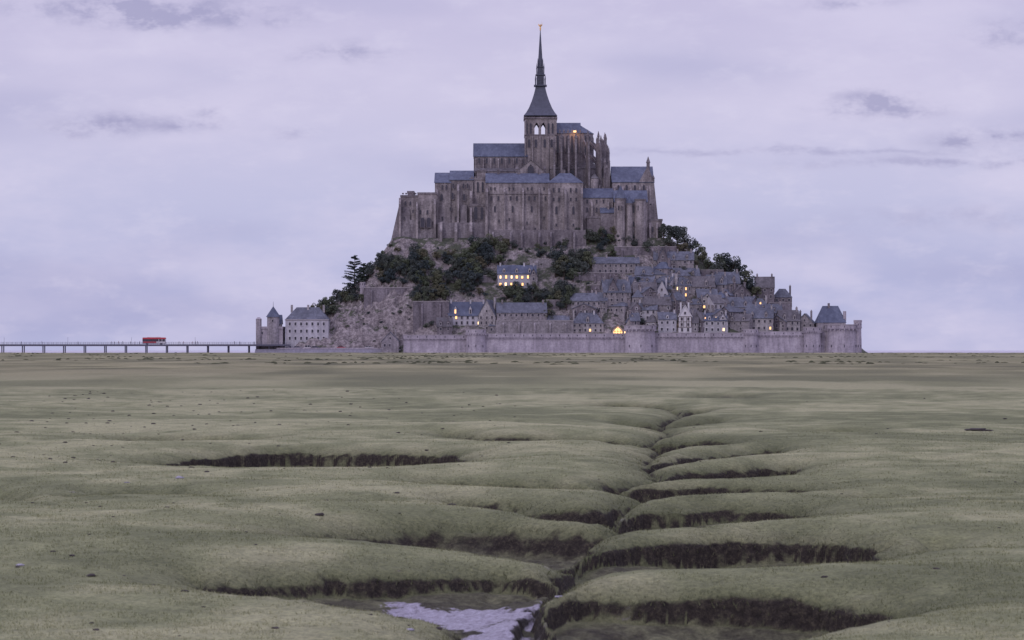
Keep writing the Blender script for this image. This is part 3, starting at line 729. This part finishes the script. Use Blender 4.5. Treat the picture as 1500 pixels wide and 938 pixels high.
house(868,936,402,386,377,'x',0,HS[0],SLATE[1],ch=(-.2,.46),dorm=0)
house(984,1026,418,404,393,'x',8,HS[1],SLATE[1]); house(1000,1046,436,420,405,'x',-6,HS[0],SLATE[2],dorm=2); house(1022,1052,452,436,424,'x',6,HS[3],SLATE[1])
house(918,958,428,414,404,'x',-5,HS[3],SLATE[1]); house(940,985,414,402,391,'x',6,HS[1],SLATE[0])
house(800,834,486,474,463,'x',3,HS[3],SLATE[1],0,dorm=0); house(716,740,488,478,468,'hip',0,HS[0],SLATE[1]); house(918,934,484,472,460,'y',5,HS[1],SLATE[0])
house(640,662,496,478,466,'x',0,HS[3],SLATE[2]); house(559,584,512,500,487,'y',0,HS[0],SLATE[0],y=1216,d=6)
house(935,962,470,454,443,'x',-8,HS[2],SLATE[1]); house(975,1003,456,441,430,'x',4,HS[0],SLATE[0])
house(1122,1146,474,458,446,'x',4,HS[0],SLATE[0],0)
for px in (905,921):
    mb=MB(); y=1216; x=X(px,y); z=Z(489,y)
    mb.gable(x-2.6,x+2.6,y,y+5,z-5,z+1.9,z+4.2,'y',HS[1],SLATE[2])
    mb.ext([(x-2.1,y-.06,z-.4),(x+2.1,y-.06,z-.4),(x+2.1,y-.06,z+1.2),(x,y-.06,z+3.2),(x-2.1,y-.06,z+1.2)],(0,.05,0),LIT if px==905 else LIT2)
    for q in (-1.4,0,1.4): mb.box(x+q-.12,x+q+.12,y-.2,y-.08,z-.4,z+(1.7 if q else 3.0),TIM)
    mb.box(x-2.1,x+2.1,y-.22,y-.1,z+1.1,z+1.3,TIM)
    mb.build('lit_shop_house')
rf=random.Random(5)
ab=[]
tries=0
while len(ab)<40 and tries<3000:
    tries+=1
    px=rf.uniform(850,1185); py=rf.uniform(398,488)
    lim=np.interp(px,[850,960,1040,1100,1185],[440,392,412,440,480])
    if py<lim+14: continue
    if any(abs(px-a)<16 and abs(py-b)<10 for a,b in ab): continue
    ab.append((px,py)); w=rf.uniform(13,36); h=rf.uniform(9,21); rr=rf.uniform(6,14)
    house(px-w/2,px+w/2,py,py-h,py-h-rr,rf.choice(['x','x','y','hip']),rf.uniform(-40,40),whitewin=rf.random()<.2,lit=.12 if rf.random()<.25 else 0)
def gwall(px0,px1,pt,pbm,mat=HS[0],th=1.,y=None):
    pc=(px0+px1)/2; y=y or place(pc,(pbm))-1; mb=MB(); x0,x1=X(px0,y),X(px1,y); zt=Z(pt,y)
    mb.box(x0,x1,y,y+th+6,Z(pbm,y)-8,zt,mat); mb.box(x0-.1,x1+.1,y-.15,y+th,zt,zt+.25,FRM)
    n=max(1,int((x1-x0)/7))
    for i in range(n): mb.butt(x0+(i+.5)*(x1-x0)/n,y,.9,.8,Z(pbm,y)-8,zt-.6,mat)
    return mb.build('retaining_wall')
gwall(533,600,422,432,HS[3]); gwall(605,658,442,470,HS[3]); gwall(640,740,404,412,HS[3]); gwall(776,862,380,388,HS[0]); gwall(838,905,400,410,HS[3]); gwall(860,960,418,428,HS[3])
gwall(800,836,440,450,HS[3]); gwall(1005,1060,396,404,HS[3]); gwall(1085,1160,444,452,HS[3]); gwall(900,990,362,372,HS[3]); gwall(726,840,470,486,HS[0])
rtower('watch_turret',531,414,4,place(531,440)-1)

# barracks, left gate
Bk=MB(); y=1228
Bk.hip(X(418,y),X(481,y),y,y+13,0,Z(469,y),Z(450,y),HS[2],SLATE[1],inset=5)
for r in (0,1,2):
    for c in range(7): Bk.win(X(424.5+c*8.3,y),Z(500-r*10.5,y)+.6,1.0,1.6,y,WIN,WHT)
Bk.box(X(418,y)-.2,X(481,y)+.2,y-.3,y,Z(469.6,y),Z(468,y),FRM)
for p in (426,450,473): Bk.box(X(p,y)-.5,X(p,y)+.5,y+5,y+6.4,Z(458,y),Z(446.5,y),HS[1])
Bk.build('barracks_building')
Gt=MB(); y=1226
Gt.box(X(376,y),X(414,y),y,y+14,-1.5,Z(480,y),RAM); Gt.box(X(376,y)-.3,X(414,y)+.1,y-.4,y+14,Z(482,y),Z(478.5,y),RAM)
Gt.gable(X(392,y),X(411,y),y+2,y+9,0,Z(474,y),Z(462,y),'x',HS[1],SLATE[0])
Gt.cone(X(400,y),y+1,0,Z(464.5,y),3.1,3.0,16,HS[0]); Gt.cone(X(400,y),y+1,Z(464.5,y),Z(449,y),3.6,.1,16,SLATE[0]); Gt.cone(X(400,y),y+1,Z(449.3,y),Z(442,y),.12,.05,6,STEEL)
Gt.cone(X(379,y),y,0,Z(468,y),1.4,1.4,12,HS[0]); Gt.cone(X(379,y),y,Z(468,y),Z(465,y),1.6,.6,12,RAM)
for p,q in ((384,490),(407,490),(400,472),(396,492)): Gt.win(X(p,y),Z(q,y),.8,1.2,y-(0 if p!=400 else 2.1),WIN,FRM)
Gt.build('gatehouse')
Q=MB(); y=1220
Q.frus2((X(372,y),X(592,y),y-2,y+60),(X(374,y),X(592,y),y,y+60),-2,2.6,CONC)
Q.box(X(405,y),X(560,y),y-.1,y+.6,2.61,3.3,RAM)
Q.build('quay')

# ---------------------------------------------------------------- bridge
Br=MB(); y=1219; zd=Z(505,y)
xa,xb=X(-420,y),X(424,y)
Br.box(xa,xb,y,y+7,zd-.75,zd,CONC); Br.box(xa,xb,y-.5,y-.003,zd-.5,zd+.15,STEEL); Br.box(xa,xb,y+7.003,y+7.5,zd-.5,zd+.15,STEEL)
n=int((xb-xa)/10)
for i in range(n+1):
    q=xa+i*(xb-xa)/n
    for yy in (y+1.2,y+5.8): Br.cone(q,yy,-2,zd-.76,.28,.28,8,STEEL)
n=int((xb-xa)/2.2)
for i in range(n+1):
    q=xa+i*(xb-xa)/n; Br.box(q-.05,q+.05,y-.35,y-.25,zd+.15,zd+1.15,STEEL); Br.box(q-.05,q+.05,y+7.25,y+7.35,zd+.15,zd+1.15,STEEL)
for zz_ in (.45,.8,1.15):
    Br.box(xa,xb,y-.34,y-.26,zd+zz_,zd+zz_+.05,STEEL); Br.box(xa,xb,y+7.26,y+7.34,zd+zz_,zd+zz_+.05,STEEL)
n=9
for i in range(n):
    q=xa+(i+.5)*(xb-xa)/n; Br.cone(q,y+6.7,zd,zd+3.6,.06,.05,6,STEEL); 
Br.build('footbridge')
def wheel(mb,x,y,z,r,w=.3):
    n=14; mb.ext([(x+r*math.cos(6.283*i/n),y,z+r*math.sin(6.283*i/n)) for i in range(n)],(0,w,0),BLK); mb.ext([(x+.5*r*math.cos(6.283*i/8),y-.02,z+.5*r*math.sin(6.283*i/8)) for i in range(8)],(0,.02,0),CONC)
bu=MB(); bx=X(225,y); L=5.6; by=y+1.2; bw=2.5; z0=zd+.35
def rprof(x0,x1,za,zb,r): return [(x0+r*.3,0,za),(x1-r*.3,0,za),(x1,0,za+r),(x1,0,zb-r),(x1-r,0,zb),(x0+r,0,zb),(x0,0,zb-r),(x0,0,za+r)]
def shift(p,dy): return [(a,b+dy,c) for a,b,c in p]
bu.ext(shift(rprof(bx-L,bx+L,z0,z0+1.15,.25),by),(0,bw,0),CONC)
bu.ext(shift(rprof(bx-L+.06,bx+L-.06,z0+1.1,z0+2.4,.1),by+.06),(0,bw-.12,0),WIN)
bu.ext(shift(rprof(bx-L,bx+L,z0+2.35,z0+3.1,.2),by),(0,bw,0),RED)
bu.box(bx-3.5,bx+3,by+.5,by+2,z0+3.1,z0+3.35,WHT)
for i in range(8): q=bx-L+.1+i*(2*L-.2)/7; bu.box(q-.09,q+.09,by-.01,by+.08,z0+1.1,z0+2.4,WHT if i>4 else TIM)
bu.box(bx+1.2,bx+L-.1,by-.025,by+.02,z0+.3,z0+1.12,WHT); bu.box(bx-L+.3,bx+1.1,by-.025,by+.02,z0+.45,z0+1.1,RED)
for q in (-3.6,3.4): wheel(bu,bx+q,by-.03,zd+.46,.46); wheel(bu,bx+q,by+bw-.27,zd+.46,.46)
bu.build('shuttle_bus')
def car(px,y,zg,mat,van=False):
    mb=MB(); x=X(px,y); h=1.9 if van else 1.45
    mb.ext([(x-2.2,y,zg+.3),(x+2.2,y,zg+.3),(x+2.25,y,zg+.75),(x+1.3,y,zg+.95),(x-2.1,y,zg+.95),(x-2.25,y,zg+.7)],(0,1.75,0),mat)
    top=[(x-1.95,y+.12,zg+.95),(x+1.2,y+.12,zg+.95),(x+.55,y+.12,zg+h),(x-1.5,y+.12,zg+h)]
    mb.ext(top,(0,1.5,0),WIN); mb.box(x-1.5,x+.55,y+.1,y+1.65,zg+h,zg+h+.06,mat)
    for q in (-1.9,-.5,.62): mb.box(x+q-.05,x+q+.05,y+.08,y+.13,zg+.95,zg+h-(0.2 if abs(q)>.6 else 0),mat)
    for q in (-1.35,1.35): wheel(mb,x+q,y-.03,zg+.33,.33,.22); wheel(mb,x+q,y+1.55,zg+.33,.33,.22)
    mb.build('parked_car')
for px,mt,v in ((452,WHT,True),(541,WHT,False),(462,STEEL,False),(500,RED,False),(436,CONC,False)): car(px,1222.3,2.6,mt,v)

# people
SKIN=plain('skin',(.45,.3,.23),.6,.05); HAIR=plain('hair',(.05,.035,.03),.7)
def person_mesh(nm,stride,jk,tr):
    me=bpy.data.meshes.new(nm)
    s=stride
    V=[(0,0,.95),(0,0,1.15),(0,0,1.38),(0,0,1.5),(0,-.01,1.6),(0,0,1.72),
       (.1,0,.9),(.1,-s*.5,.5),(.1,-s*.55 if s else 0,.08),(.1,-s*.55-.16,.04),
       (-.1,0,.9),(-.1,s*.35,.5),(-.1,s,.1),(-.1,s-.15,.04),
       (.19,0,1.42),(.25,s*.3,1.14),(.25,s*.3-.1,.88),(.25,s*.3-.12,.8),(-.19,0,1.42),(-.25,-s*.3,1.14),(-.25,-s*.3-.12,.9),(-.25,-s*.3-.14,.82)]
    E=[(0,1),(1,2),(2,3),(3,4),(4,5),(0,6),(6,7),(7,8),(8,9),(0,10),(10,11),(11,12),(12,13),(2,14),(14,15),(15,16),(16,17),(2,18),(18,19),(19,20),(20,21)]
    Rr=[.15,.14,.17,.06,.1,.085,.1,.07,.045,.04,.1,.07,.045,.04,.07,.05,.035,.04,.07,.05,.035,.04]
    me.from_pydata(V,E,[]); ob=bpy.data.objects.new(nm,me); sc.collection.objects.link(ob)
    md=ob.modifiers.new('s','SKIN'); 
    for i,r in enumerate(Rr): me.skin_vertices[0].data[i].radius=(r,r)
    me.skin_vertices[0].data[0].use_root=True
    ob.modifiers.new('ss','SUBSURF').levels=1
    dg=bpy.context.evaluated_depsgraph_get(); m2=bpy.data.meshes.new_from_object(ob.evaluated_get(dg)); bpy.data.objects.remove(ob)
    for mt in (jk,tr,SKIN,HAIR): m2.materials.append(mt)
    for p in m2.polygons:
        c=p.center; p.material_index= 3 if c.z>1.66 or (c.z>1.55 and c.y>.03) else 2 if c.z>1.5 else 0 if c.z>.93 and not (abs(c.x)>.2 and c.z<.9) else 2 if abs(c.x)>.2 else 1
        p.use_smooth=True
    return m2
JK=[plain('jacket_'+a,c) for a,c in (('navy',(.04,.05,.09)),('grey',(.12,.12,.13)),('maroon',(.2,.05,.06)))]
PM=[person_mesh('pedestrian_mesh',.28,JK[0],STEEL),person_mesh('pedestrian_mesh',0.02,JK[1],JK[0]),person_mesh('pedestrian_mesh',.2,JK[2],STEEL)]
for px in (162,167,172,178,190,196,203,262,268,281,285,288,343,350,371,112,60,30):
    o=bpy.data.objects.new('pedestrian',random.choice(PM)); o.location=(X(px,y),y+random.uniform(.6,5.5) if not 205<px<245 else y+5,zd); o.rotation_euler=(0,0,random.choice([1.57,-1.57])+random.uniform(-.4,.4)); o.scale=(1,1,random.uniform(.95,1.05)); sc.collection.objects.link(o)

# ---------------------------------------------------------------- trees
def leafquads(mb,c,r,n,rs,mat,sz=(.3,.6),flat=.8):
    vs=[];fs=[]
    for i in range(n):
        v=Vector((rs.gauss(0,1),rs.gauss(0,1),rs.gauss(0,1))); v.normalize(); v*=r*rs.uniform(.55,1.05)**.6; v.z*=flat
        p=Vector(c)+v; q=rs.uniform(*sz)
        a=Vector((rs.gauss(0,1),rs.gauss(0,1),rs.gauss(0,1))).normalized(); b=a.cross(Vector((rs.gauss(0,1),rs.gauss(0,1),rs.gauss(0,1)))).normalized()
        o=len(vs); vs+=[p-a*q*.5,p+b*q*.32,p+a*q*.5,p-b*q*.32]; fs.append((o,o+1,o+2,o+3))
    mb.add(vs,fs,mat)
def limb(mb,a,b,r0,r1,mat=None):
    a=Vector(a);b=Vector(b); d=(b-a).normalized(); u=d.orthogonal().normalized(); w=d.cross(u); n=6; vs=[]
    for p,r in ((a,r0),(b,r1)): vs+=[p+(u*math.cos(6.283*i/n)+w*math.sin(6.283*i/n))*r for i in range(n)]
    mb.add(vs,[(i,(i+1)%n,n+(i+1)%n,n+i) for i in range(n)],mat or BARK)
def treemesh(seed):
    rs=random.Random(seed); mb=MB(); hh=rs.uniform(.9,1.2)
    limb(mb,(0,0,-1.5),(rs.uniform(-.3,.3),0,3*hh),.32,.2)
    for i in range(13):
        a=rs.uniform(0,6.283); r=rs.uniform(.6,2.7); z=rs.uniform(2.2,6.4)*hh; r*= (1-.1*abs(z-3.8))
        c=(r*math.cos(a),r*math.sin(a),z); limb(mb,(0,0,rs.uniform(1.2,3)*hh),c,.13,.04); leafquads(mb,c,rs.uniform(.8,1.5),120,rs,LEAF,(.3,.65))
    o=mb.build('t',loc=(0,0,0)); me=o.data; bpy.data.objects.remove(o); return me
TM=[treemesh(i) for i in range(6)]
def bushmesh(seed):
    rs=random.Random(seed); mb=MB()
    for i in range(6):
        a=rs.uniform(0,6.283); r=rs.uniform(.2,1.3); c=(r*math.cos(a),r*math.sin(a),rs.uniform(.2,1.2)); limb(mb,(0,0,-.5),c,.08,.03); leafquads(mb,c,rs.uniform(.5,.95),90,rs,LEAF,(.25,.55))
    o=mb.build('b',loc=(0,0,0)); me=o.data; bpy.data.objects.remove(o); return me
BM=[bushmesh(i+50) for i in range(4)]
rt_=random.Random(11)
def tree(px,py,s,kind='broadleaf_tree'):
    y=place(px,py); x=X(px,y); z=float(hmount(np.array([x]),np.array([y]))[0])
    o=bpy.data.objects.new(kind,rt_.choice(TM if kind=='broadleaf_tree' else BM)); o.location=(x,y,z-.5); o.rotation_euler=(0,0,rt_.uniform(0,6.28)); o.scale=(s*rt_.uniform(.85,1.2),s*rt_.uniform(.85,1.2),s*rt_.uniform(.8,1.1)); sc.collection.objects.link(o)
def region(pl,n,s0,s1,kind='broadleaf_tree',md=7):
    got=[];t=0
    while len(got)<n and t<n*40:
        t+=1; px=rt_.uniform(pl[0],pl[1]); py=rt_.uniform(pl[2],pl[3])
        if any((px-a)**2+(py-b)**2*2<md*md for a,b in got): continue
        got.append((px,py)); tree(px,py,rt_.uniform(s0,s1),kind)
region((556,620,388,420),22,.8,1.1,md=6); region((600,700,380,424),36,.7,1.15,md=7); region((690,735,362,410),16,.9,1.2,md=7); region((640,728,400,436),16,.6,.95)
region((540,580,382,408),14,.6,.85,md=6); region((448,490,450,466),16,.65,.95,md=6); region((490,532,430,446),14,.65,.95,md=6)
region((812,868,385,415),16,1.0,1.35); region((735,830,352,380),12,.5,.8); region((735,836,428,456),24,.75,1.1); region((800,836,425,472),9,.7,1.0); region((605,655,430,446),12,.7,.9)
region((872,902,330,352),8,.9,1.1,md=5); region((860,955,354,378),13,.6,.9); region((842,864,340,358),5,.8,1.0)
for px,py,s in ((972,352,1.2),(982,354,1.4),(992,358,1.5),(1002,364,1.5),(1012,368,1.45),(1022,374,1.3),(1030,384,1.1),(1037,395,1.0),(980,366,1.1),(1000,376,1.1),(1052,402,1.3),(1062,402,1.5),(1072,406,1.6),(1082,412,1.4),(1050,410,1.1),(1092,420,1.2),(1102,428,1.1),(1108,436,1.0),(1066,420,1.1),(1086,428,1.0)): tree(px,py,s)
region((855,1150,400,482),30,.45,.8,md=14)
region((490,600,440,500),14,.4,.8,'shrub',8); region((560,860,350,420),55,.6,1.3,'shrub',7); region((600,740,430,480),26,.7,1.3,'shrub'); region((860,1180,370,485),50,.5,1.0,'shrub',9); region((975,1160,380,440),24,.6,1.2,'shrub')
def conifer(px,py,ht):
    rs=random.Random(3); mb=MB(); y=place(px,py); x=X(px,y); z=float(hmount(np.array([x]),np.array([y]))[0])
    limb(mb,(0,0,-1),(0.2,0,ht),.4,.06)
    for i in range(60):
        t=rs.uniform(.1,.98); L=(1-t)**.8*ht*.42*rs.uniform(.6,1.1)+.5; a=rs.uniform(0,6.283); b=(L*math.cos(a)+.2*t,L*math.sin(a),t*ht+.12*L)
        limb(mb,(.2*t,0,t*ht-.2),b,.1,.03)
        for j in range(4):
            f=.3+.7*j/3; leafquads(mb,(b[0]*f,b[1]*f,(t*ht-.2)*(1-f)+b[2]*f),.6+.1*L*.5,34,rs,NEED,(.25,.6),.35)
    o=mb.build('pine_tree',loc=(0,0,0)); o.location=(x,y,z)
conifer(519,426,18); conifer(532,418,11)

for px,py,e in ((742,410,260),(775,412,260),(905,484,220),(921,484,160)):
    yy=place(px,py)-3 if py<450 else 1213.5
    l=bpy.data.lights.new('wall_lamp','POINT'); l.energy=e; l.color=(1,.55,.25); l.shadow_soft_size=.3
    o=bpy.data.objects.new('wall_lamp',l); o.location=(X(px,yy),yy,Z(py,yy)); sc.collection.objects.link(o)
l=bpy.data.lights.new('flood_lamp','POINT'); l.energy=450; l.color=(1,.5,.2); l.shadow_soft_size=.3
o=bpy.data.objects.new('flood_lamp',l); o.location=(X(842,1285),1285.4,Z(197,1285)); sc.collection.objects.link(o)

# ---------------------------------------------------------------- world
w=bpy.data.worlds.new('World'); sc.world=w; w.use_nodes=True; nt=w.node_tree
for q in list(nt.nodes): nt.nodes.remove(q)
out=nd(nt,'ShaderNodeOutputWorld')
sky=nd(nt,'ShaderNodeTexSky',sky_type='NISHITA'); sky.sun_disc=False; sky.sun_elevation=math.radians(8); sky.sun_rotation=math.radians(215)
b1=nd(nt,'ShaderNodeBackground'); nt.links.new(sky.outputs[0],b1.inputs[0]); setin(b1,1,.006)
tc=nd(nt,'ShaderNodeTexCoord'); sp=nd(nt,'ShaderNodeSeparateXYZ'); nt.links.new(tc.outputs['Generated'],sp.inputs[0])
dx,dy,dz=sp.outputs
yy=mth(nt,'MAXIMUM',mth(nt,'ABSOLUTE',dy),.05)
u=mth(nt,'DIVIDE',dx,yy); v=mth(nt,'DIVIDE',dz,yy)
cmb=nd(nt,'ShaderNodeCombineXYZ'); nt.links.new(u,cmb.inputs[0]); nt.links.new(v,cmb.inputs[1]); uv=cmb.outputs[0]
grad=ramp(nt,mth(nt,'MULTIPLY',v,5,clamp=True),[(0,(.47,.485,.735)),(.12,(.455,.475,.735)),(.3,(.545,.545,.78)),(.5,(.62,.585,.80)),(.7,(.58,.54,.765)),(1,(.52,.485,.72))])
n1=noise(nt,uv,9,5,.6,(1,2.6,1)); n2=noise(nt,uv,30,4,.65,(1,2.2,1)); n3=noise(nt,uv,5,2,.5,(1,5,1))
c=mixc(nt,mrange(nt,n1,.4,.66,0,.6),grad,(.70,.655,.86))
c=mixc(nt,mrange(nt,n3,.46,.68,0,.5),c,(.41,.41,.655))
c=mixc(nt,mrange(nt,n2,.5,.72,0,.3),c,(.73,.69,.88))
blobs=[(155,183,60,15,1),(265,185,50,11,.8),(305,165,22,10,.6),(1265,150,55,14,1.1),(1310,165,60,10,.9),(1440,203,55,13,1.1),(500,78,60,12,.9),(170,12,150,22,1.1),(390,25,60,14,.8),(1475,50,45,18,.9),(1150,222,300,5,.6),(1400,238,200,7,.7),(250,30,90,12,.7),(1240,5,60,8,.7),(420,195,35,8,.5),(1400,320,180,16,.35)]
tot=None
wob=mth(nt,'MULTIPLY',mth(nt,'SUBTRACT',n2,.5),.05)
uw=mth(nt,'ADD',u,wob); vw=mth(nt,'ADD',v,mth(nt,'MULTIPLY',mth(nt,'SUBTRACT',n2,.5),.012))
for bx_,by_,ra,rb,st in blobs:
    a=mth(nt,'MULTIPLY',mth(nt,'SUBTRACT',uw,(bx_-750)*k),1/(ra*k)); b=mth(nt,'MULTIPLY',mth(nt,'SUBTRACT',vw,(HZ-by_)*k),1/(rb*k))
    r2=mth(nt,'ADD',mth(nt,'MULTIPLY',a,a),mth(nt,'MULTIPLY',b,b)); e=mth(nt,'MULTIPLY',mth(nt,'POWER',2.718,mth(nt,'MULTIPLY',r2,-1)),st)
    tot=e if tot is None else mth(nt,'ADD',tot,e)
front=mth(nt,'GREATER_THAN',dy,0)
n4=noise(nt,uv,45,4,.7,(1,1.8,1))
msk=mth(nt,'MULTIPLY',mth(nt,'MULTIPLY',tot,mrange(nt,n4,.36,.62,.25,1.2)),front,clamp=True)
c=mixc(nt,mth(nt,'MULTIPLY',msk,.7),c,(.32,.31,.53))
zen=mrange(nt,dz,.2,.75,1,2.0)
vm=nd(nt,'ShaderNodeVectorMath',operation='SCALE'); nt.links.new(c,vm.inputs[0]); nt.links.new(zen,vm.inputs['Scale'])
b2=nd(nt,'ShaderNodeBackground'); nt.links.new(vm.outputs[0],b2.inputs[0]); setin(b2,1,.94)
ad=nd(nt,'ShaderNodeAddShader'); nt.links.new(b1.outputs[0],ad.inputs[0]); nt.links.new(b2.outputs[0],ad.inputs[1]); nt.links.new(ad.outputs[0],out.inputs[0])
sl=bpy.data.lights.new('sun','SUN'); sl.energy=.55; sl.angle=math.radians(14); sl.color=(1,.92,.9)
so=bpy.data.objects.new('sun',sl); so.rotation_euler=(math.radians(62),0,math.radians(-35)); so.location=(0,0,300); sc.collection.objects.link(so)

cam=bpy.data.cameras.new('camera'); cam.lens=36/(1500*k); cam.shift_y=(HZ-469)/1500; cam.clip_start=.5; cam.clip_end=100000
cam.dof.use_dof=True; cam.dof.focus_distance=600; cam.dof.aperture_fstop=8
co_=bpy.data.objects.new('camera',cam); co_.location=(0,0,H); co_.rotation_euler=(math.radians(90),0,0); sc.collection.objects.link(co_); sc.camera=co_
